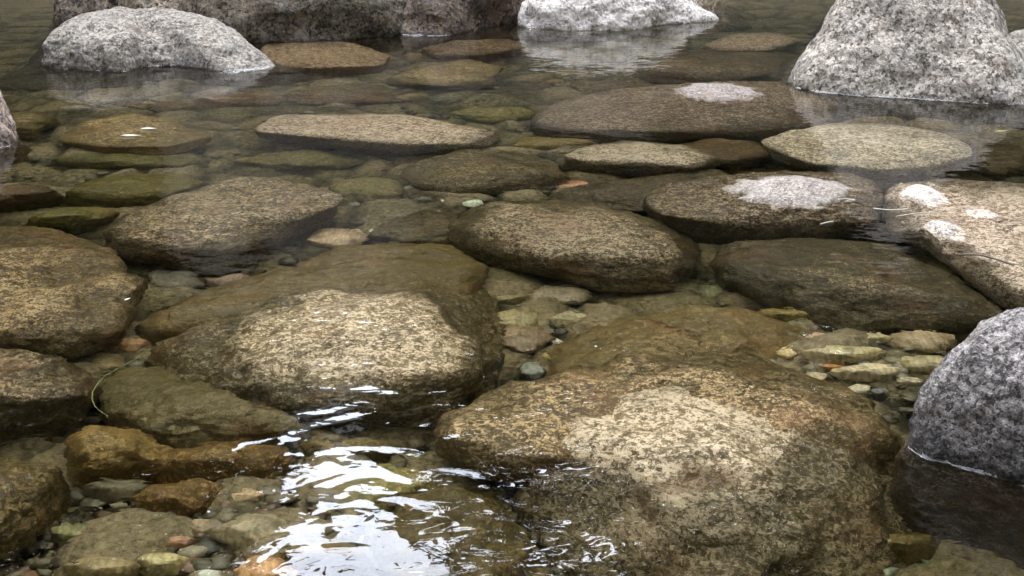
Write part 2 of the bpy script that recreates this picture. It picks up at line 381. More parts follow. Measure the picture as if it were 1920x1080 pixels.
def stone(name, label, cat, poly, zt, H, mat, tint=(1, 1, 1), e=.85, res=1.0, caps=(), amp=.05, group=None, dry=False, zb=None, skew=(0, 0), seed=None, cy_shift=0):
    P = np.array(poly, float)
    A = np.roll(P, -1, 0); cr = P[:, 0] * A[:, 1] - P[:, 1] * A[:, 0]
    cx = ((P[:, 0] + A[:, 0]) * cr).sum() / (3 * cr.sum()); cy = ((P[:, 1] + A[:, 1]) * cr).sum() / (3 * cr.sum()) + cy_shift
    ze = zt - H
    c0 = unproj(cx, cy, zt - H * .35)
    bz = float(bed_z(c0[0], c0[1]))
    if zb is None: zb = min(bz - .04, ze - .02)
    n = 72; th = np.linspace(0, 2 * math.pi, n, endpoint=False)
    angs = np.linspace(-math.pi, math.pi, 241); PR = poly_radius(poly, cx, cy, angs)
    if dry:      # stands in the water: front foot on the waterline, crown at the outline's top
        lo_y = cy + float(poly_radius(poly, cx, cy, np.array([math.pi / 2]))[0]); hi_y = cy - float(poly_radius(poly, cx, cy, np.array([-math.pi / 2]))[0])
        f0 = unproj(cx, lo_y, 0.0); wm = abs(unproj(P[:, 0].max(), lo_y, 0.0)[0] - unproj(P[:, 0].min(), lo_y, 0.0)[0])
        c0 = f0 + np.array([0, .30 * wm, 0]); c0[0] = f0[0] * (c0[1] / f0[1])
        d_ = ray(cx, hi_y + 2); zt = (CAM_H + d_[2] / d_[1] * c0[1]) * .97; H = zt + .03; ze = zt - H
        bz = float(bed_z(c0[0], c0[1])); zb = bz - .04
    fs = int(hash_(label, name + 'f') * 1e5); nf = 3 if dry else (9 if cat == 'boulder' else 5)
    px_m = np.linalg.norm(proj(np.array([c0[0] + .01, c0[1], c0[2]])) - proj(np.array(c0))) / .01
    Rr = np.full(n, (P[:, 0].max() - P[:, 0].min()) / 2 / px_m)
    zlim = 0 if dry else ze - .25 * (ze - zb)
    for it in range(26):
        G = surface(c0, Rr, zt, ze, zb, e, th, 27, skew, fs, nf, dry)
        pp = proj(G) - (cx, cy); rr = np.hypot(pp[..., 0], pp[..., 1]); an = np.arctan2(pp[..., 1], pp[..., 0])
        s = rr / np.interp(an, angs, PR)
        s = np.where(G[..., 2] >= zlim - 1e-6, s, 0); s[:4] = 0; sj = s.max(0)
        Rr = Rr * (1 / np.maximum(sj, .05)) ** .6
        Rr = .07 * np.roll(Rr, 1) + .86 * Rr + .07 * np.roll(Rr, -1)
        mr = np.median(Rr); Rr = np.clip(Rr, mr * .25, mr * 3.0)
    size = float(np.median(Rr))
    nt_ = int(max(28, min(220, 150 * res))); nr = int(max(16, min(120, 84 * res)))
    th2 = np.linspace(0, 2 * math.pi, nt_, endpoint=False)
    R2 = np.interp(th2, np.append(th, 2 * math.pi), np.append(Rr, Rr[0]))
    G = surface(c0, R2, zt, ze, zb, e, th2, nr, skew, fs, nf, dry)
    sd = Vector((hash_(name, label), hash_(label, name), 3.3)) * 40
    # wear: rounded facets and hollows
    fr = 1.0 / max(size, .05)
    G2 = G.copy()
    for i in range(nr):
        for j in range(nt_):
            p = G[i, j]
            if i in (0, nr - 1): j_ = 0; p = G[i, 0]
            q = Vector(p) * fr + sd
            d = noise.fractal(q * 1.3, 1.0, 2.1, 3) * 1.1 + (abs(noise.noise(q * 2.2)) - .25) * -.7
            d += noise.fractal(q * 6.0, .8, 2.2, 4) * .20
            dz = p[2] - ze
            nv = np.array([(p[0] - c0[0]) / size ** 2, (p[1] - c0[1]) / size ** 2, dz / max(H, .02) ** 2 * .6 if dz > 0 else dz / .1])
            nv = nv / (np.linalg.norm(nv) + 1e-9)
            G2[i, j] = p + nv * d * amp * min(size, 2.2 * H + .03)
    if dry:                                       # coarse weathered crystals and chips stand proud
        for i in range(1, nr - 1):
            for j in range(nt_):
                p = G2[i, j]; q = Vector(p)
                k = .010 * noise.fractal(q * 14, .7, 2.3, 4) + .006 * (.5 - noise.voronoi(q * 34)[0][0]) - .014 * max(0, noise.noise(q * 7 + sd) - .25) - .05 * max(0, .03 - abs(noise.noise(q * 2.6 + sd)))
                nv = np.array([p[0] - c0[0], p[1] - c0[1], (p[2] - ze) * 1.5]); G2[i, j] = p + nv / (np.linalg.norm(nv) + 1e-6) * k * 1.3
    if not dry:                                   # stays under the surface except at its named dry tips
        top = np.minimum(zt + .012, -.010)
        G2[..., 2] = np.where(G2[..., 2] > top - .02, top - .02 + .02 * np.tanh((G2[..., 2] - top + .02) / .02), G2[..., 2])
    if not dry and caps: G2 = add_caps(G2, caps, ze)
    if dry:
        ring = []
        for j in range(nt_):
            col = G2[:nr * 2 // 3, j]; k = np.where((col[:-1, 2] > 0) & (col[1:, 2] <= 0))[0]
            if len(k):
                i = k[0]; t = col[i, 2] / (col[i, 2] - col[i + 1, 2]); ring.append(col[i] + (col[i + 1] - col[i]) * t)
        if len(ring) == nt_: MENISCUS.append((np.array(ring), np.array([c0[0], c0[1]])))
    org = np.array([c0[0], c0[1], zb])
    V = [G2[0, 0] - org] + [G2[i, j] - org for i in range(1, nr - 1) for j in range(nt_)] + [G2[-1, 0] - org]
    F = [(0, 1 + j, 1 + (j + 1) % nt_) for j in range(nt_)]
    for i in range(nr - 3):
        a, b = 1 + i * nt_, 1 + (i + 1) * nt_
        F += [(a + j, b + j, b + (j + 1) % nt_, a + (j + 1) % nt_) for j in range(nt_)]
    L = len(V) - 1; a = 1 + (nr - 3) * nt_
    F += [(L, a + (j + 1) % nt_, a + j) for j in range(nt_)]
    o = mesh_obj(name, V, F, MAT[mat]); o.location = org; o.color = (*tint, 1)
    tag(o, label, cat, group)
    return o
def hash_(a, b):
    h = 0
    for ch in a + '|' + b: h = (h * 131 + ord(ch)) % 100003
    return h / 100003

B = 'boulder'
# --- boulders standing out of the water
stone(B, "rounded grey granite boulder rising from the water on the upper left, its reflection below", B,
      [(72, 118), (95, 72), (140, 28), (200, 14), (300, 18), (370, 33), (440, 65), (500, 100), (513, 115), (400, 123), (240, 126), (120, 123)], .19, .21, 'grey', (.70, .66, .60), e=1.05, dry=True, res=1.3, amp=.06)
stone(B, "tall peaked pale grey granite boulder with coarse white crystals at upper right", B,
      [(1478, 130), (1500, 100), (1540, 58), (1572, 10), (1605, -60), (1645, -160), (1700, -250), (1765, -250), (1815, -150), (1850, -40), (1868, 20), (1890, 68), (1930, 110), (1990, 165), (1880, 170), (1750, 162), (1600, 157), (1520, 148)], .62, .66, 'pyramid', (.84, .78, .70), e=1.75, dry=True, res=1.4, amp=.07)
stone(B, "small pale boulder peeping out behind the tall peaked boulder's right flank", B,
      [(1870, 85), (1890, 60), (1920, 56), (1960, 72), (1990, 110), (1900, 112)], .12, .15, 'pyramid', (.85, .8, .72), dry=True, res=.6)
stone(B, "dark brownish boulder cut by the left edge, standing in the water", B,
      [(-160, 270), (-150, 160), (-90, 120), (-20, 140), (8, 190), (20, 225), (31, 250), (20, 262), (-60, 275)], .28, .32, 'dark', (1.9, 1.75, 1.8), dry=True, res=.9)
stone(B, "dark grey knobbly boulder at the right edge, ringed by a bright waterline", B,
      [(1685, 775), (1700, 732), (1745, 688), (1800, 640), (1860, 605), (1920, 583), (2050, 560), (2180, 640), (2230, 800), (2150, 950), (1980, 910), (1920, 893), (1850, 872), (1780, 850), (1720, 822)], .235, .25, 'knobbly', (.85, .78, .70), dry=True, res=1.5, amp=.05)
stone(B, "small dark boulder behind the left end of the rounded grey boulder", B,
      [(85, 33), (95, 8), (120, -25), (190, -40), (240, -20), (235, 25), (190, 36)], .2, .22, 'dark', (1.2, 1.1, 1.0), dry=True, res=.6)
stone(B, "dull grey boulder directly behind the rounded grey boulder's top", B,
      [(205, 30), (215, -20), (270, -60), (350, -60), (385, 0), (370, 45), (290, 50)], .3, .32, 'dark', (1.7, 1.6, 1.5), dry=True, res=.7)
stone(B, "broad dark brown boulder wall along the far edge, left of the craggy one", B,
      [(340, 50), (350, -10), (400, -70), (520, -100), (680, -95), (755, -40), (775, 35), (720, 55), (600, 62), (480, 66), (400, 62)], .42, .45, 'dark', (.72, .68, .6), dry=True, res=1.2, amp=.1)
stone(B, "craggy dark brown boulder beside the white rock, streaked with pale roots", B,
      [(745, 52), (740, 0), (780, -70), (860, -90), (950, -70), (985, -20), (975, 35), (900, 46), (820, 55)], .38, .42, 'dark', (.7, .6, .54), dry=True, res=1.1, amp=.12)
stone(B, "bright white boulder at the far edge, mirrored as white streaks", B,
      [(962, 42), (980, 10), (1010, -18), (1090, -50), (1200, -55), (1290, -35), (1345, 5), (1350, 32), (1260, 40), (1170, 50), (1040, 50)], .24, .27, 'white', (1.05, .99, .92), dry=True, res=1.2, amp=.10)
# --- boulders just breaking the surface
stone(B, "long dark slab just under water, a small white dry tip breaking the surface", B,
      [(988, 240), (1010, 208), (1060, 185), (1150, 168), (1260, 160), (1400, 152), (1500, 152), (1555, 168), (1575, 205), (1540, 245), (1400, 256), (1200, 260), (1050, 256)], -.03, .13, 'brown', (.7, .62, .54), e=.7, caps=[(1345, 173, 92, 20, .026)], res=1.1)
stone(B, "dark submerged boulder with a grey dry crown of its own above the water", B,
      [(1205, 392), (1215, 362), (1260, 345), (1350, 330), (1450, 322), (1590, 322), (1650, 345), (1658, 390), (1640, 432), (1500, 446), (1350, 442), (1240, 425)], -.03, .14, 'brown', (.7, .64, .55), e=.7, caps=[(1490, 360, 145, 34, .030)], res=1.2)
stone(B, "large pale pinkish boulder at the right edge, two small dry bumps on it", B,
      [(1650, 400), (1660, 365), (1700, 342), (1770, 336), (1920, 345), (2100, 360), (2260, 470), (2150, 610), (1960, 610), (1870, 562), (1800, 512), (1730, 462), (1670, 445)], -.022, .16, 'tan', (1.12, 1.06, 1.0), e=.7, caps=[(1728, 364, 58, 24, .022), (1765, 432, 48, 26, .018), (1840, 400, 40, 12, .006)], res=1.3)
# --- submerged boulders
SUB = [
 ("pale flat boulder lying just below the surface in front of the peaked boulder", [(1418, 264), (1480, 246), (1580, 230), (1680, 233), (1760, 248), (1815, 275), (1822, 298), (1750, 320), (1650, 327), (1520, 312), (1450, 288)], -.015, .07, 'tan', (.95, .95, .85), .75, 1.1),
 ("rounded brown speckled boulder under water near the middle of the pool", [(828, 425), (865, 395), (930, 378), (1050, 375), (1150, 385), (1235, 420), (1292, 455), (1305, 500), (1255, 527), (1120, 527), (1000, 512), (915, 475), (860, 450)], -.035, .14, 'brown', (1, .94, .86), .8, 1.3),
 ("broad dim olive brown boulder under water below the grey crowned one", [(1325, 505), (1350, 460), (1430, 448), (1560, 448), (1680, 465), (1760, 500), (1840, 550), (1900, 602), (1820, 615), (1640, 618), (1540, 605), (1440, 562), (1360, 530)], -.07, .15, 'brown', (.85, .82, .68), .8, 1.2),
 ("reddish brown submerged boulder cut by the left edge, larger and farther of two", [(-180, 450), (-60, 424), (0, 420), (90, 425), (180, 450), (240, 490), (264, 540), (255, 600), (205, 652), (100, 668), (0, 662), (-160, 665)], -.05, .15, 'brown', (1.15, 1.0, .78), .8, 1.3),
 ("brown sloping submerged boulder behind the reddish one on the left", [(180, 440), (270, 388), (370, 352), (450, 335), (560, 340), (635, 360), (640, 398), (560, 432), (470, 475), (420, 490), (300, 487), (215, 475)], -.035, .14, 'brown', (1.05, .97, .85), .8, 1.2),
 ("long low olive slab lying deep behind the big central boulder", [(255, 605), (330, 572), (450, 530), (560, 490), (640, 465), (760, 450), (860, 462), (920, 505), (900, 560), (700, 600), (500, 625), (380, 635), (290, 635)], -.13, .12, 'olive', (1.35, 1.16, 1.0), .85, 1.2),
 ("big pale speckled boulder under water, left of centre, its top almost dry", [(305, 645), (370, 607), (480, 577), (560, 546), (640, 528), (740, 520), (840, 530), (912, 560), (938, 600), (945, 680), (915, 745), (850, 785), (700, 800), (560, 800), (440, 790), (360, 755), (315, 715)], -.015, .22, 'tan', (1.0, .94, .80), .88, 1.7),
 ("dark lower boulder tucked under the big pale boulder's left foot", [(178, 730), (230, 690), (320, 685), (430, 740), (560, 790), (560, 830), (440, 850), (300, 842), (200, 790)], -.14, .14, 'olive', (.8, .75, .65), .85, 1.0),
 ("smooth brown submerged boulder cut by the left edge, nearer of two", [(-150, 680), (0, 655), (80, 660), (150, 690), (182, 730), (165, 775), (80, 790), (0, 795), (-150, 800)], -.06, .15, 'brown', (1.0, .9, .76), .8, 1.0),
 ("wide brown boulder rising behind the largest pale topped boulder", [(808, 842), (830, 790), (900, 748), (1040, 715), (1160, 680), (1280, 652), (1380, 645), (1470, 668), (1560, 708), (1640, 765), (1690, 830), (1640, 900), (1300, 930), (1000, 930), (880, 890)], -.07, .17, 'brown', (1.15, 1.02, .86), .85, 1.6),
 ("largest boulder in the foreground, pale crusted top fading to olive sides", [(938, 905), (1010, 840), (1100, 780), (1200, 738), (1300, 720), (1430, 735), (1540, 790), (1650, 850), (1705, 930), (1690, 1040), (1600, 1120), (1400, 1160), (1200, 1130), (1060, 1050), (965, 975)], -.02, .30, 'tan', (1.0, .95, .86), 1.15, 2.0),
 ("broad mustard boulder lying deep between the brown centre boulder and foreground", [(1035, 690), (1070, 630), (1150, 597), (1280, 577), (1420, 582), (1510, 608), (1570, 655), (1500, 690), (1300, 730), (1150, 740), (1040, 725)], -.15, .12, 'olive', (1.55, 1.32, 1.15), .85, 1.2),
 ("mustard oval boulder under water beyond the pale leaf coloured pebbles", [(738, 332), (800, 297), (870, 280), (950, 280), (1040, 303), (1078, 332), (985, 358), (860, 366), (780, 352)], -.10, .09, 'tan', (.8, .72, .5), .85, .9),
 ("low tan boulder under water left of the pale flat boulder", [(1040, 298), (1100, 272), (1180, 262), (1290, 272), (1350, 300), (1300, 322), (1200, 316), (1100, 314)], -.04, .07, 'tan', (.75, .72, .62), .8, .8),
 ("dim brown boulder in the shade between tan boulder and pale flat boulder", [(1235, 278), (1330, 258), (1430, 266), (1450, 295), (1370, 312), (1270, 298)], -.12, .08, 'brown', (1, .8, .6), .85, .6),
 ("long narrow pale slab just under water across the upper middle", [(465, 252), (520, 217), (640, 212), (760, 215), (880, 238), (945, 252), (900, 275), (760, 277), (600, 264)], -.03, .06, 'tan', (.88, .8, .7), .75, 1.0),
 ("olive brown oval boulder under water below the rounded grey boulder", [(100, 262), (160, 227), (250, 210), (330, 228), (400, 258), (320, 282), (180, 282)], -.05, .08, 'olive', (1.5, 1.25, .95), .85, .8),
 ("reddish brown flat boulder under water right of the rounded grey boulder", [(480, 110), (500, 75), (570, 70), (660, 80), (735, 105), (720, 128), (600, 132), (510, 128)], -.012, .07, 'brown', (1.15, .95, .8), .75, .8),
 ("olive low boulder under water in the dark boulders' reflection", [(730, 148), (800, 120), (880, 110), (945, 127), (920, 152), (850, 162), (760, 160)], -.06, .07, 'olive', (1.5, 1.3, 1.0), .85, .6),
 ("brown flat boulder under water just before the craggy boulder", [(785, 92), (850, 76), (960, 72), (990, 92), (900, 108), (810, 107)], -.05, .06, 'brown', (1.1, .9, .7), .85, .5),
 ("dark brown shelf under water right of the white reflection", [(1185, 118), (1280, 97), (1400, 90), (1500, 105), (1480, 140), (1330, 152), (1220, 142)], -.08, .08, 'brown', (.95, .8, .6), .85, .7),
 ("pinkish flat boulder farthest to the right under the far water", [(1310, 86), (1380, 62), (1460, 60), (1500, 78), (1450, 97), (1350, 98)], -.03, .06, 'brown', (1.2, 1.05, .95), .85, .5),
 ("mossy green boulder deep under the left of the pool", [(110, 368), (170, 340), (260, 325), (350, 328), (390, 350), (330, 376), (220, 382)], -.15, .09, 'olive', (1.25, 1.2, .75), .85, .7),
 ("flat brown boulder slice at the left edge beside the mossy one", [(-80, 365), (0, 348), (90, 350), (122, 365), (60, 380), (-80, 385)], -.1, .08, 'brown', (1, .9, .65), .85, .5),
 ("low green boulder between the mossy one and the reddish one", [(35, 412), (90, 395), (190, 385), (235, 400), (180, 420), (70, 424)], -.14, .08, 'olive', (1.2, 1.2, .7), .85, .5),
 ("wide tan shelf of rock under water left of the grey crowned boulder", [(1010, 372), (1100, 345), (1220, 330), (1340, 315), (1400, 335), (1300, 370), (1200, 400), (1110, 395)], -.13, .07, 'tan', (.62, .56, .42), .85, .8),
 ("sandy coloured low rock left of the brown centre boulder", [(690, 440), (740, 410), (800, 395), (860, 400), (880, 430), (830, 455), (750, 458)], -.17, .05, 'tan', (.6, .54, .38), .85, .6),
 ("brown flat boulder under water along the far left edge", [(-60, 250), (0, 215), (70, 205), (110, 225), (60, 250)], -.09, .08, 'olive', (1.4, 1.2, .9), .85, .5),
 ("weedy olive boulder beneath the broken sky reflection at the bottom", [(690, 1010), (760, 940), (850, 905), (930, 940), (985, 1010), (1010, 1090), (930, 1150), (760, 1150)], -.17, .14, 'olive', (.9, .8, .62), .9, 1.0),
 ("pale green stony mound under the middle of the sky reflection", [(560, 960), (620, 900), (720, 870), (800, 880), (820, 930), (740, 990), (640, 1020)], -.20, .10, 'olive', (1.5, 1.55, 1.2), .9, .8),
 ("ochre speckled boulder cut by the left edge at the bottom", [(-160, 890), (0, 857), (90, 868), (138, 902), (112, 960), (62, 1015), (0, 1048), (-160, 1060)], -.12, .17, 'tan', (1.0, .85, .5), .9, 1.0),
 ("olive rounded boulder above the ochre one at lower left", [(118, 862), (122, 818), (180, 795), (262, 808), (335, 850), (315, 892), (200, 905), (140, 895)], -.15, .14, 'olive', (1.8, 1.4, .95), .85, .8),
 ("orange brown wedge shaped boulder left of the sky reflection", [(305, 892), (330, 850), (400, 823), (480, 828), (552, 850), (560, 880), (500, 912), (400, 914), (330, 908)], -.15, .13, 'brown', (2.1, 1.6, 1.05), .85, .9),
 ("rusty brown boulder just in front of the wedge shaped one", [(222, 948), (290, 905), (370, 897), (425, 918), (425, 950), (360, 985), (280, 975)], -.19, .10, 'brown', (2.1, 1.55, 1.0), .85, .7),
]
for lab, poly, zt, H, mat, tint, e, res in SUB:
    sk = (0, .17) if 'largest boulder' in lab else ((0, .07) if 'big pale speckled' in lab else (0, 0))
    k_ = 1.0 if 'pale' in lab else .80
    tint = (tint[0] * k_, tint[1] * k_, tint[2] * k_ * .92)
    stone(B, lab, B, poly, zt, H, mat, tint, e=e, res=res, amp=.13, skew=sk)
# --- dim stones on the bed between the boulders
FILL = [
 ("dim orange brown stone on the bed below the reddish flat boulder", (450, 188, 95, 14), 'brown', (1.4, 1.0, .65)),
 ("dim brown stone on the bed above the long narrow pale slab", (650, 178, 120, 20), 'brown', (1.0, .85, .6)),
 ("greenish stone on the bed right of the long narrow pale slab's upper edge", (925, 215, 85, 15), 'olive', (1.5, 1.5, 1.1)),
 ("brown stone on the bed at the dark slab's left foot", (1030, 272, 80, 16), 'olive', (1.5, 1.3, .9)),
 ("grey green flat stone on the bed behind the brown sloping boulder", (690, 358, 75, 26), 'olive', (1.3, 1.3, 1.1)),
 ("dark green flat stone in the deep hollow at the upper left", (250, 303, 150, 15), 'olive', (.8, .82, .5)),
 ("brown stone on the bed at the right edge below the peaked boulder", (1880, 300, 70, 34), 'brown', (.9, .75, .5)),
 ("grey green stone on the bed left of the mustard oval boulder", (560, 302, 120, 18), 'olive', (1.2, 1.2, 1.0)),
 ("tan stone on the bed left of the dim brown one", (300, 200, 80, 11), 'brown', (1.3, 1.1, .8)),
 ("deep dark stone in the shade of the knobbly boulder", (1770, 960, 80, 42), 'olive', (.7, .7, .45)),
 ("deep stone between the largest boulder and the lower right corner", (1700, 1030, 90, 30), 'olive', (.9, .9, .6)),
 ("speckled stone under the upper part of the sky reflection", (650, 850, 100, 28), 'olive', (1.2, 1.1, .9)),
 ("rounded stone under the lower part of the sky reflection", (610, 1050, 90, 34), 'olive', (1.5, 1.3, .9)),
 ("flat stone in the shaded gap between the two brown boulders and the slab", (470, 660, 70, 14), 'olive', (1.0, .9, .7)),
 ("low stone in the dark gap below the smooth brown boulder", (90, 815, 90, 18), 'olive', (.8, .75, .5)),
 ("olive stone between the broad dim boulder and the mustard boulder", (1480, 596, 90, 18), 'olive', (1.4, 1.3, .8)),
 ("brown stone behind the long dark slab", (1150, 165, 90, 14), 'brown', (.9, .8, .6)),
]
def local_bed(cx, cy):
    z = -.33
    for _ in range(4):
        p = unproj(cx, cy, z); z = float(bed_z(p[0], p[1]))
    return z
def ell(cx, cy, rx, ry, n=12):
    r_ = random.Random(int(cx * 7 + cy)); return [(cx + rx * math.cos(a) * r_.uniform(.85, 1.12), cy + ry * math.sin(a) * r_.uniform(.85, 1.12)) for a in [k * 2 * math.pi / n for k in range(n)]]
for lab, (cx, cy, rx, ry), mat, tint in FILL:
    zb_ = local_bed(cx, cy)
    stone('stone', lab, 'stone', ell(cx, cy, rx, ry), zb_ + .10, .09, mat, tint, e=.85, res=.6, amp=.12, zb=zb_ - .04)
# --- cobbles
COB = [
 ("pinkish oval cobble in the gap behind the long olive slab", (636, 447, 66, 20), (.34, .24, .15)),
 ("dark smooth cobble sunk in the black gap left of the slab", (332, 522, 60, 27), (.10, .085, .06)),
 ("small pink cobble next to the dark smooth one", (424, 520, 40, 18), (.28, .19, .13)),
 ("pale yellow green pebble farthest of the bright pebbles mid pool", (782, 353, 26, 9), (.42, .42, .22)),
 ("whitish green pebble, left of two touching ones mid pool", (845, 375, 20, 8), (.50, .52, .38)),
 ("sage green pebble, right of two touching ones mid pool", (886, 379, 22, 9), (.40, .44, .30)),
 ("flat orange red stone between the mustard boulder and the tan shelf", (1076, 348, 36, 9), (.42, .20, .11)),
 ("small orange pebble on the sand behind the brown centre boulder", (822, 402, 12, 7), (.45, .24, .13)),
 ("white triangular pebble on the sand behind the long slab", (706, 432, 16, 6), (.55, .55, .46)),
 ("round pale pebble lying against the long olive slab", (829, 499, 13, 11), (.42, .40, .28)),
 ("tan pebble beside the round pale one", (856, 505, 18, 9), (.30, .25, .13)),
 ("grey streaked pebble below the round pale one", (870, 525, 28, 13), (.33, .30, .22)),
 ("olive stone right of the big pale boulder's top", (955, 556, 52, 16), (.16, .13, .06)),
 ("striped brown stone under the brown centre boulder's shadow", (1050, 556, 62, 22), (.20, .16, .10)),
 ("ridged olive stone in the shadow right of the striped one", (1262, 542, 50, 14), (.19, .16, .08)),
 ("oval mustard cobble on top of the small cobble heap", (968, 603, 54, 19), (.27, .22, .11)),
 ("lens shaped cobble right of the oval mustard one", (1068, 600, 44, 15), (.26, .22, .12)),
 ("round reddish cobble at the foot of the small cobble heap", (975, 635, 58, 26), (.20, .14, .085)),
 ("small yellow pebble below the round reddish cobble", (1034, 668, 14, 9), (.45, .35, .12)),
 ("small white pebble below the lens shaped cobble", (1047, 641, 13, 7), (.48, .46, .38)),
 ("bluish stone in the dark hole right of the big pale boulder", (1000, 694, 26, 16), (.20, .21, .18)),
 ("ochre stone wedged at the big pale boulder's right foot", (912, 702, 26, 12), (.30, .23, .10)),
 ("yellowish cobble in the gap right of the brown centre boulder", (1318, 464, 24, 11), (.36, .27, .14)),
 ("olive cobble just below the yellowish cobble", (1326, 488, 22, 13), (.22, .19, .09)),
 ("mossy cobble left of the broad dim boulder's foot", (1338, 545, 34, 16), (.17, .16, .08)),
 ("gold edged flat cobble below the broad dim boulder", (1420, 562, 62, 15), (.28, .22, .10)),
 ("pale banded slab stone nearest the shallow pebbly channel", (1625, 697, 68, 15), (.42, .34, .20)),
 ("long ochre stone across the shallow pebbly channel", (1580, 664, 78, 16), (.34, .28, .14)),
 ("round ochre pebble at the channel's left end", (1478, 661, 26, 12), (.40, .30, .14)),
 ("flat brown cobble beside the dark grey knobbly boulder", (1728, 640, 66, 22), (.27, .20, .11)),
 ("striped stone between the flat brown cobble and knobbly boulder", (1735, 684, 60, 18), (.29, .24, .12)),
 ("yellow stone on the channel's upper side", (1630, 633, 42, 12), (.35, .29, .15)),
 ("small grey white pebble on the channel's upper side", (1565, 633, 15, 6), (.46, .46, .38)),
 ("pinkish pebble at the upper side of the channel", (1530, 632, 20, 9), (.34, .23, .16)),
 ("rust coloured pebble in the middle of the channel", (1560, 688, 24, 6), (.40, .18, .05)),
 ("blue grey pebble in the middle of the channel", (1620, 682, 14, 6), (.22, .26, .30)),
 ("sandy pebble left of the pale banded slab stone", (1530, 706, 22, 12), (.36, .29, .17)),
 ("cream pebble in front of the pale banded slab stone", (1612, 731, 24, 9), (.44, .38, .26)),
 ("dark pebble in front of the pale banded slab stone", (1648, 735, 14, 7), (.12, .13, .12)),
 ("tan pebble right of the pale banded slab stone", (1706, 713, 28, 10), (.36, .30, .19)),
 ("orange brown cobble between the two brown boulders at the left", (238, 645, 60, 18), (.36, .21, .10)),
 ("yellow brown cobble below the orange brown one", (195, 681, 44, 19), (.27, .20, .10)),
 ("small tan cobble right of the rusty brown boulder", (458, 930, 42, 18), (.38, .27, .15)),
 ("pinkish block shaped cobble at lower left", (236, 1008, 46, 44), (.30, .20, .13)),
 ("mossy flat cobble left of the pinkish block", (140, 1003, 50, 20), (.20, .19, .09)),
 ("dark cobble between the olive boulder and rusty boulder", (222, 918, 70, 24), (.13, .11, .065)),
 ("olive cobble left of the bottom sky reflection", (475, 1000, 82, 34), (.25, .20, .11)),
 ("bright rust cobble at the bottom, left of the sky reflection", (500, 1072, 66, 32), (.42, .24, .11)),
 ("whitish pebble at the bottom next to the rust cobble", (388, 1080, 30, 18), (.44, .44, .36)),
 ("green white pebble right of the pinkish block", (288, 1014, 18, 14), (.42, .46, .28)),
 ("brown red pebble right of the green white pebble", (335, 1018, 32, 14), (.30, .17, .10)),
 ("golden brown cobble at the bottom left", (190, 1072, 72, 24), (.28, .21, .10)),
 ("yellow tinted cobble between golden and rust cobbles", (310, 1058, 56, 22), (.32, .27, .12)),
 ("mid brown cobble beside the olive cobble's left side", (378, 990, 30, 20), (.27, .20, .12)),
 ("dark small stone at the left edge above the ochre boulder", (32, 832, 26, 12), (.20, .16, .08)),
 ("tan pebble at the foot of the dark knobbly boulder", (1714, 882, 20, 6), (.40, .31, .16)),
 ("olive pebble under the knobbly boulder's reflection", (1745, 915, 34, 17), (.27, .25, .12)),
 ("green grey oval pebble at the bottom edge, right part", (1640, 1078, 58, 22), (.22, .26, .18)),
 ("dark green pebble right of the green grey oval one", (1740, 1058, 34, 14), (.17, .19, .10)),
 ("yellow speck pebble in the dark corner at lower right", (1798, 1004, 14, 8), (.36, .34, .10)),
 ("pale grey pebble below the knobbly boulder's reflection", (1864, 1020, 12, 5), (.48, .48, .46)),
 ("olive cobble in the dark corner at lower right", (1850, 1062, 50, 20), (.17, .17, .08)),
]
for lab, (cx, cy, rx, ry), tint in COB:
    zb_ = local_bed(cx, cy)
    tint = tuple(min(1, 1.3 * t_) for t_ in tint); sc_ = rx / (FPX * .32)                       # half width in metres, roughly
    hgt = min(.10, max(.018, sc_ * .75))
    cat = 'pebble' if 'pebble' in lab else 'cobble'
    stone(cat, lab, 'pebble' if cat == 'pebble' else 'stone', ell(cx, cy, rx, ry), zb_ + hgt, hgt * .75, 'cobble', tint, e=.85, res=.32 if rx > 30 else .22, amp=.10, zb=zb_ - .03)

# ------------------------------------------------------------------ streambed and ground, one sheet to the horizon
def ax(a, b, step, far):
    c_ = list(np.arange(a, b, step)); lo, hi = [], []
    s = step; x = a
    while x > -far: s *= 1.18; x -= s; lo.append(x)
    s = step; x = b
    while x < far: s *= 1.18; x += s; hi.append(x)
    return np.array(lo[::-1] + c_ + hi)
xs = ax(-3, 3.5, .03, 400); ys = ax(1.5, 11, .03, 400)
XX, YY = np.meshgrid(xs, ys); ZZ = bed_z(XX, YY)
cell = []; tcol = []
for x, y in zip(XX.ravel(), YY.ravel()):
    if -3.6 < x < 4 and 1 < y < 11.5:
        q = Vector((x * 3.9 + .25 * noise.noise(Vector((x * 4, y * 4, 0))), y * 3.0 + .25 * noise.noise(Vector((x * 4, y * 4, 9))), 0))
        ds, ps = noise.voronoi(q); e_ = min(1, (ds[1] - ds[0]) / .45)
        hsh = abs(math.sin(ps[0][0] * 91.7 + ps[0][1] * 37.1)); cell.append((e_ ** .5) * (.05 + .075 * hsh) + .02 * (ps[0][0] % 1 - .5) * (q.x - ps[0][0]) * 4 - .055); tcol.append((hsh, e_))
    else: cell.append(0); tcol.append((.5, 1))
cell = np.array(cell).reshape(XX.shape)
fz = np.array([noise.fractal(Vector((x * 3, y * 3, 1)), 1, 2, 4) for x, y in zip(XX.ravel(), YY.ravel())]).reshape(XX.shape)
ZZ = ZZ + fz * .02 + cell
nx = len(xs); V = np.stack([XX, YY, ZZ], -1).reshape(-1, 3)
F = [(j * nx + i, j * nx + i + 1, (j + 1) * nx + i + 1, (j + 1) * nx + i) for j in range(len(ys) - 1) for i in range(nx - 1)]
bed = tag(mesh_obj("streambed", V, F, bed_mat()), kind='structure')
ca_ = bed.data.color_attributes.new("stone", 'FLOAT_COLOR', 'POINT')
ca_.data.foreach_set("color", np.array([(a, b, 0, 1) for a, b in tcol], float).ravel())

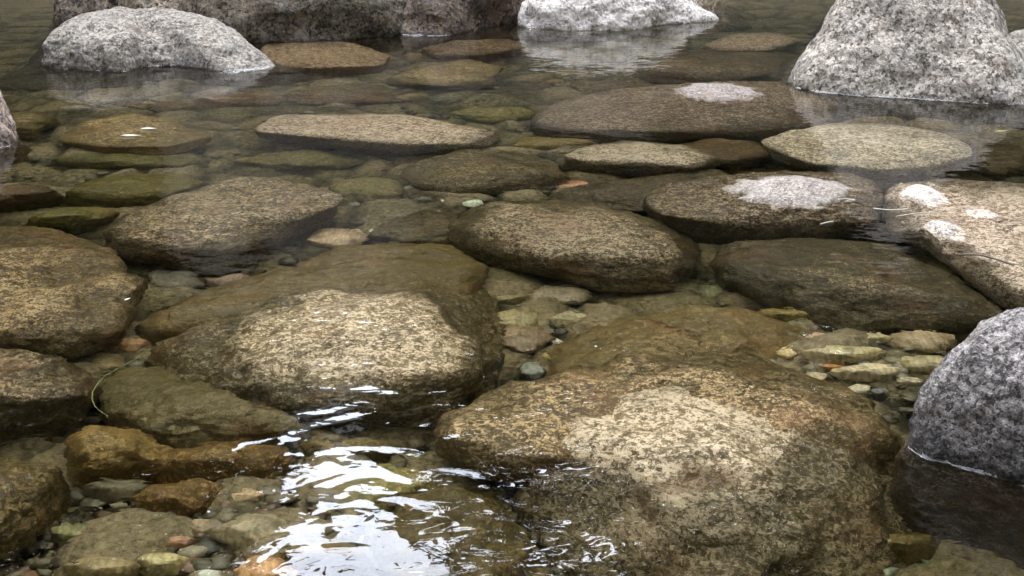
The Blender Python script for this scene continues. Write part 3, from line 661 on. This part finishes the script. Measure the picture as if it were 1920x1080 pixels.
# ------------------------------------------------------------------ gravel: countless small stones as one object
def gravel(n, seed):
    r_ = np.random.default_rng(seed)
    ico_v = []; t_ = (1 + 5 ** .5) / 2
    for a in (-1, 1):
        for b in (-t_, t_): ico_v += [(a, b, 0), (0, a, b), (b, 0, a)]
    ico_v = np.array(ico_v, float); ico_v /= np.linalg.norm(ico_v[0])
    import bmesh
    bm = bmesh.new(); bmesh.ops.create_icosphere(bm, subdivisions=2, radius=1.0)
    bv = np.array([v.co[:] for v in bm.verts]); bf = [[v.index for v in f.verts] for f in bm.faces]; bm.free()
    px = r_.uniform(-60, 1980, n); py = 1100 - 1060 * r_.uniform(0, 1, n) ** 1.3
    VV, FF, TT = [], [], []
    pal = np.array([(.22, .17, .09), (.30, .25, .15), (.15, .13, .07), (.38, .34, .24), (.26, .15, .08), (.16, .13, .06), (.22, .18, .09), (.40, .34, .22)])
    for k in range(n):
        p = unproj(px[k], py[k], -.35); x, y = p[0], p[1]; z = float(bed_z(x, y))
        s = .007 + .026 * r_.random() ** 2.6
        sc = s * np.array([r_.uniform(.8, 1.4), r_.uniform(.7, 1.1), r_.uniform(.35, .7)])
        a = r_.uniform(0, math.pi); ca, sa = math.cos(a), math.sin(a)
        q = bv * sc * (1 + .12 * r_.standard_normal((len(bv), 1)) * .6)
        q = np.stack([q[:, 0] * ca - q[:, 1] * sa, q[:, 0] * sa + q[:, 1] * ca, q[:, 2]], -1) + (x, y, z + sc[2] * .5)
        o_ = k * len(bv); VV.append(q); FF += [[i + o_ for i in f] for f in bf]
        TT.append(np.repeat([np.append(pal[r_.integers(len(pal))] * r_.uniform(.2, .62), 1)], len(bv), 0))
    o = mesh_obj("gravel", np.concatenate(VV), FF, gravel_mat())
    at = o.data.color_attributes.new("tint", 'FLOAT_COLOR', 'POINT'); at.data.foreach_set("color", np.concatenate(TT).ravel())
    return o
tag(gravel(4600, 3), "loose brown gravel strewn between the boulders on the streambed", "gravel", kind='stuff')

# ------------------------------------------------------------------ water body
def water():
    x0, x1, y0, y1, zb = -9, 10, -4.5, 12.4, -3.0
    V = [(x0, y0, 0), (x1, y0, 0), (x1, y1, 0), (x0, y1, 0), (x0, y0, zb), (x1, y0, zb), (x1, y1, zb), (x0, y1, zb)]
    F = [(0, 1, 2, 3), (7, 6, 5, 4), (4, 5, 1, 0), (5, 6, 2, 1), (6, 7, 3, 2), (7, 4, 0, 3)]
    return mesh_obj("water", V, F, MAT['water'], False)
WATER = tag(water(), kind='structure')

# bright rim where the water climbs the standing boulders
def film_mat():
    M = NT("water_rim"); fr = M.n("Fresnel"); fr.inputs['IOR'].default_value = N_W
    gl = M.n("BsdfGlossy"); gl.inputs['Roughness'].default_value = .08; tr = M.n("BsdfTransparent"); mxs = M.n("MixShader")
    M.put(mxs.inputs[0], fr.outputs[0]); M.put(mxs.inputs[1], tr.outputs[0]); M.put(mxs.inputs[2], gl.outputs[0])
    M.t.links.new(mxs.outputs[0], M.out.inputs[0]); return M.m
fm = film_mat()
for ring, cc in MENISCUS:
    n = len(ring); d = ring[:, :2] - cc; d /= np.linalg.norm(d, axis=1, keepdims=True); d = (np.roll(d, 1, 0) + d + np.roll(d, -1, 0)) / 3
    rows = []
    for k, (o_, h_) in enumerate([(-.004, .0085), (.001, .0060), (.004, .0033), (.008, .0014), (.014, .0004)]):
        rows.append(np.column_stack([ring[:, :2] + d * o_, np.full(n, h_)]))
    V = np.concatenate(rows); F = [(r * n + j, (r + 1) * n + j, (r + 1) * n + (j + 1) % n, r * n + (j + 1) % n) for r in range(4) for j in range(n)]
    o = mesh_obj("water_rim", V, F, fm); o.parent = WATER

# ------------------------------------------------------------------ plants and drifting bits
def tube(pts, rad, sides=6):
    P = np.array(pts, float); n = len(P); V, F = [], []
    for i in range(n):
        t = P[min(i + 1, n - 1)] - P[max(i - 1, 0)]; t /= np.linalg.norm(t) + 1e-9
        u = np.cross(t, (0, 0, 1)); u /= np.linalg.norm(u) + 1e-9; v = np.cross(t, u)
        r_ = rad[i] if hasattr(rad, '__len__') else rad
        for k in range(sides):
            a = 2 * math.pi * k / sides; V.append(P[i] + (u * math.cos(a) + v * math.sin(a)) * r_)
    for i in range(n - 1):
        for k in range(sides): F.append((i * sides + k, (i + 1) * sides + k, (i + 1) * sides + (k + 1) % sides, i * sides + (k + 1) % sides))
    F += [tuple(range(sides))[::-1], tuple((n - 1) * sides + k for k in range(sides))]
    return V, F
def spline(pts, m=8):
    P = [Vector(p) for p in pts]; out = []
    for i in range(len(P) - 1):
        a, b, c_, d = P[max(i - 1, 0)], P[i], P[i + 1], P[min(i + 2, len(P) - 1)]
        for k in range(m):
            t = k / m; out.append(.5 * ((2 * b) + (c_ - a) * t + (2 * a - 5 * b + 4 * c_ - d) * t * t + (3 * b - a - 3 * c_ + d) * t ** 3))
    out.append(P[-1]); return [tuple(p) for p in out]
st = [unproj(a, b, z) for a, b, z in [(305, 642, -.05), (268, 662, -.04), (235, 684, -.04), (196, 706, -.05), (174, 735, -.06), (178, 760, -.07), (203, 782, -.09)]]
V, F = tube(spline(st), np.interp(np.linspace(0, 1, 49), [0, .5, 1], [.0005, .0017, .0009]))
tag(mesh_obj("plant_stem", V, F, flat_mat("green_stem", C(.20, .21, .05))), "thin yellow green plant stem curving round the stones at the left", "plant stem")
def straw(lab, pts, col, rad=.0022):
    q = [unproj(a, b, 0.0) + np.array([0, 0, .002]) for a, b in pts]
    V, F = tube(spline(q, 4), rad); tag(mesh_obj("straw", V, F, flat_mat("dry_straw", col)), lab, "straw")
straw("pale dry straw floating left of the large pinkish boulder's upper edge", [(1637, 392), (1670, 395), (1702, 393)], C(.55, .48, .36), .0026)
straw("second pale straw floating just below the first, over the pinkish boulder's edge", [(1680, 407), (1720, 401), (1765, 399)], C(.5, .44, .34))
straw("dark twig lying over the large pinkish boulder", [(1795, 479), (1835, 479), (1870, 488), (1900, 498)], C(.12, .085, .05), .0034)
straw("tiny pale straw floating at the grey crowned boulder's right shoulder", [(1560, 376), (1585, 374), (1604, 376)], C(.6, .56, .48))
straw("tiny pale straw floating over the grey crowned boulder's front", [(1538, 421), (1550, 418), (1562, 416)], C(.5, .47, .36))
def leaf(lab, cx, cy, z, ln, wd, rot, col):
    p = unproj(cx, cy, z); V, F = [], []
    for i in range(9):
        t = i / 8; wv = math.sin(math.pi * t ** .8) * wd
        for k in (-1, 0, 1): V.append(((t - .5) * ln, k * wv, .004 + abs(k) * .25 * wv + .06 * ln * (t - .5) ** 2))
    for i in range(8):
        for k in (0, 1): F.append((i * 3 + k, (i + 1) * 3 + k, (i + 1) * 3 + k + 1, i * 3 + k + 1))
    o = mesh_obj("fallen_leaf", V, F, flat_mat("leaf_blade", col)); o.location = p; o.rotation_euler.z = rot
    m = o.modifiers.new("solid", 'SOLIDIFY'); m.thickness = .0012; tag(o, lab, "leaf")
leaf("yellow fallen leaf in the water near the right edge", 1877, 246, -.03, .07, .014, .3, C(.5, .45, .12))
leaf("white speck of leaf over the reddish brown boulder at the left", 239, 563, .001, .022, .003, 1.0, C(.7, .7, .66))
leaf("grey leaf floating over the rounded grey boulder's reflection, left of two", 245, 256, .001, .09, .012, 0, C(.5, .49, .42))
leaf("pale leaf floating over the rounded grey boulder's reflection, right of two", 278, 243, .001, .07, .012, .1, C(.55, .53, .48))
def tuft():
    r_ = random.Random(4); V, F = [], []
    for k in range(420):
        bx = r_.uniform(1275, 1358); base = unproj(bx, 30, 0.0) + np.array([0, r_.uniform(.0, .22), r_.uniform(.01, .10)])
        a = r_.uniform(0, 2 * math.pi); L = r_.uniform(.08, .20); pr = base; w_ = r_.uniform(.0018, .004)
        d = Vector((math.cos(a) * .5, math.sin(a) * .5 - .2, 1.0)).normalized()
        side = Vector((math.cos(a + 1.5), math.sin(a + 1.5), 0)) * w_; p = Vector(base); n0 = len(V)
        for i in range(5):
            t = i / 4; s_ = side * (1 - t * .85); V += [tuple(p - s_), tuple(p + s_)]
            p = p + d * (L / 4); d = (d + Vector((math.cos(a) * .25, math.sin(a) * .25 - .1, -.42))).normalized()
        F += [(n0 + 2 * i, n0 + 2 * i + 1, n0 + 2 * i + 3, n0 + 2 * i + 2) for i in range(4)]
    return mesh_obj("grass_tuft", V, F, leaf_mat("dry_grass", C(.20, .15, .08), C(.48, .40, .26)), False)
tag(tuft(), "tuft of dry straw coloured grass on the white boulder's right end", "grass tuft")

# ------------------------------------------------------------------ far bank boulders: above the frame, mirrored in the pool
def bank_rock(lab, az, dist, wid, ht, mat, tint):
    x, y = dist * math.sin(R(az)), dist * math.cos(R(az)); bz = float(bed_z(x, y)); nt_, nr = 60, 40
    V, F = [], []
    for i in range(nr):
        a = math.pi * i / (nr - 1)
        for j in range(nt_):
            t = 2 * math.pi * j / nt_; d = Vector((math.sin(a) * math.cos(t), math.sin(a) * math.sin(t), math.cos(a)))
            k = 1 + .22 * noise.fractal(d * 1.4 + Vector((az, dist, 0)), 1, 2.1, 5)
            V.append((d.x * wid * k, d.y * wid * .8 * k, d.z * ht * k))
    F = [(i * nt_ + j, (i + 1) * nt_ + j, (i + 1) * nt_ + (j + 1) % nt_, i * nt_ + (j + 1) % nt_) for i in range(nr - 1) for j in range(nt_)]
    o = mesh_obj("boulder", V, F, MAT[mat]); o.location = (x, y, max(bz, -.3)); o.color = (*tint, 1); tag(o, lab, B)
bank_rock("pale bank boulder mirrored as a pale patch left of centre", -13.0, 12.4, .42, 2.1, 'white', (.6, .57, .5))
bank_rock("lower grey bank boulder mirrored faintly across the upper middle", -8.0, 12.8, .95, 2.1, 'grey', (.6, .6, .6))
bank_rock("added grey bank boulder, itself unseen, mirrored left of the white boulder's streaks", 3.5, 12.4, .8, 1.0, 'grey', (.42, .38, .32))  # added out of view so the far ripples have something pale to mirror

# ------------------------------------------------------------------ forest round the pool: seen only in the water's reflection
def forest():
    r_ = np.random.default_rng(11)
    quads = []; nclump = 3000
    k = 0
    while k < nclump:
        az = r_.uniform(-math.pi, math.pi)                      # 0 = straight ahead
        ahead = math.cos(az)
        dist = r_.uniform(13, 24) if ahead > -.2 else r_.uniform(9, 20)
        hmax = (19 if ahead > 0 else 10) * r_.uniform(.8, 1)
        x, y, z = dist * math.sin(az), dist * math.cos(az) + (3 if ahead > 0 else 0), r_.uniform(1, hmax)
        el = math.degrees(math.atan2(z + CAM_H, math.hypot(x, y))); azd = math.degrees(az if ahead <= 0 else math.atan2(x, y))
        # the opening in the canopy ahead, a little to the left
        if abs(azd + 8.0) < 1.2 + .36 * max(0, el - 24.5) and el > 22.6: k += 1; continue
        if el > 50: k += 1; continue
        rad = r_.uniform(.9, 1.6); m = 60
        c_ = np.array([x, y, z]) + r_.standard_normal((m, 3)) * rad * (.5, .5, .38)
        for p in c_:
            azp = math.degrees(math.atan2(p[0], p[1])); ep = math.degrees(math.atan2(p[2] + CAM_H, math.hypot(p[0], p[1])))
            if abs(azp + 8.0) < .85 + .34 * max(0, ep - 24.5) and ep > 22.6 and r_.random() > .02: continue
            if (azp - 2.4) ** 2 + (ep - 31.1) ** 2 < 1.1 or (azp - 6.2) ** 2 + (ep - 29.3) ** 2 < .3: continue
            quads.append((p, r_.uniform(.2, .42)))
        k += 1
    n = len(quads); P = np.array([q[0] for q in quads]); s = np.array([q[1] for q in quads])[:, None]
    a = r_.standard_normal((n, 3)); a /= np.linalg.norm(a, axis=1, keepdims=True)
    b = np.cross(a, r_.standard_normal((n, 3))); b /= np.linalg.norm(b, axis=1, keepdims=True)
    V = np.stack([P - a * s, P + b * s * .55, P + a * s, P - b * s * .55], 1).reshape(-1, 3)
    F = [(4 * i, 4 * i + 1, 4 * i + 2, 4 * i + 3) for i in range(n)]
    return mesh_obj("forest", V, F, leaf_mat("forest_leaves", C(.009, .012, .004), C(.030, .031, .011)), False)
tag(forest(), "dense green forest round the pool, seen mirrored in the water", "forest", kind='stuff')
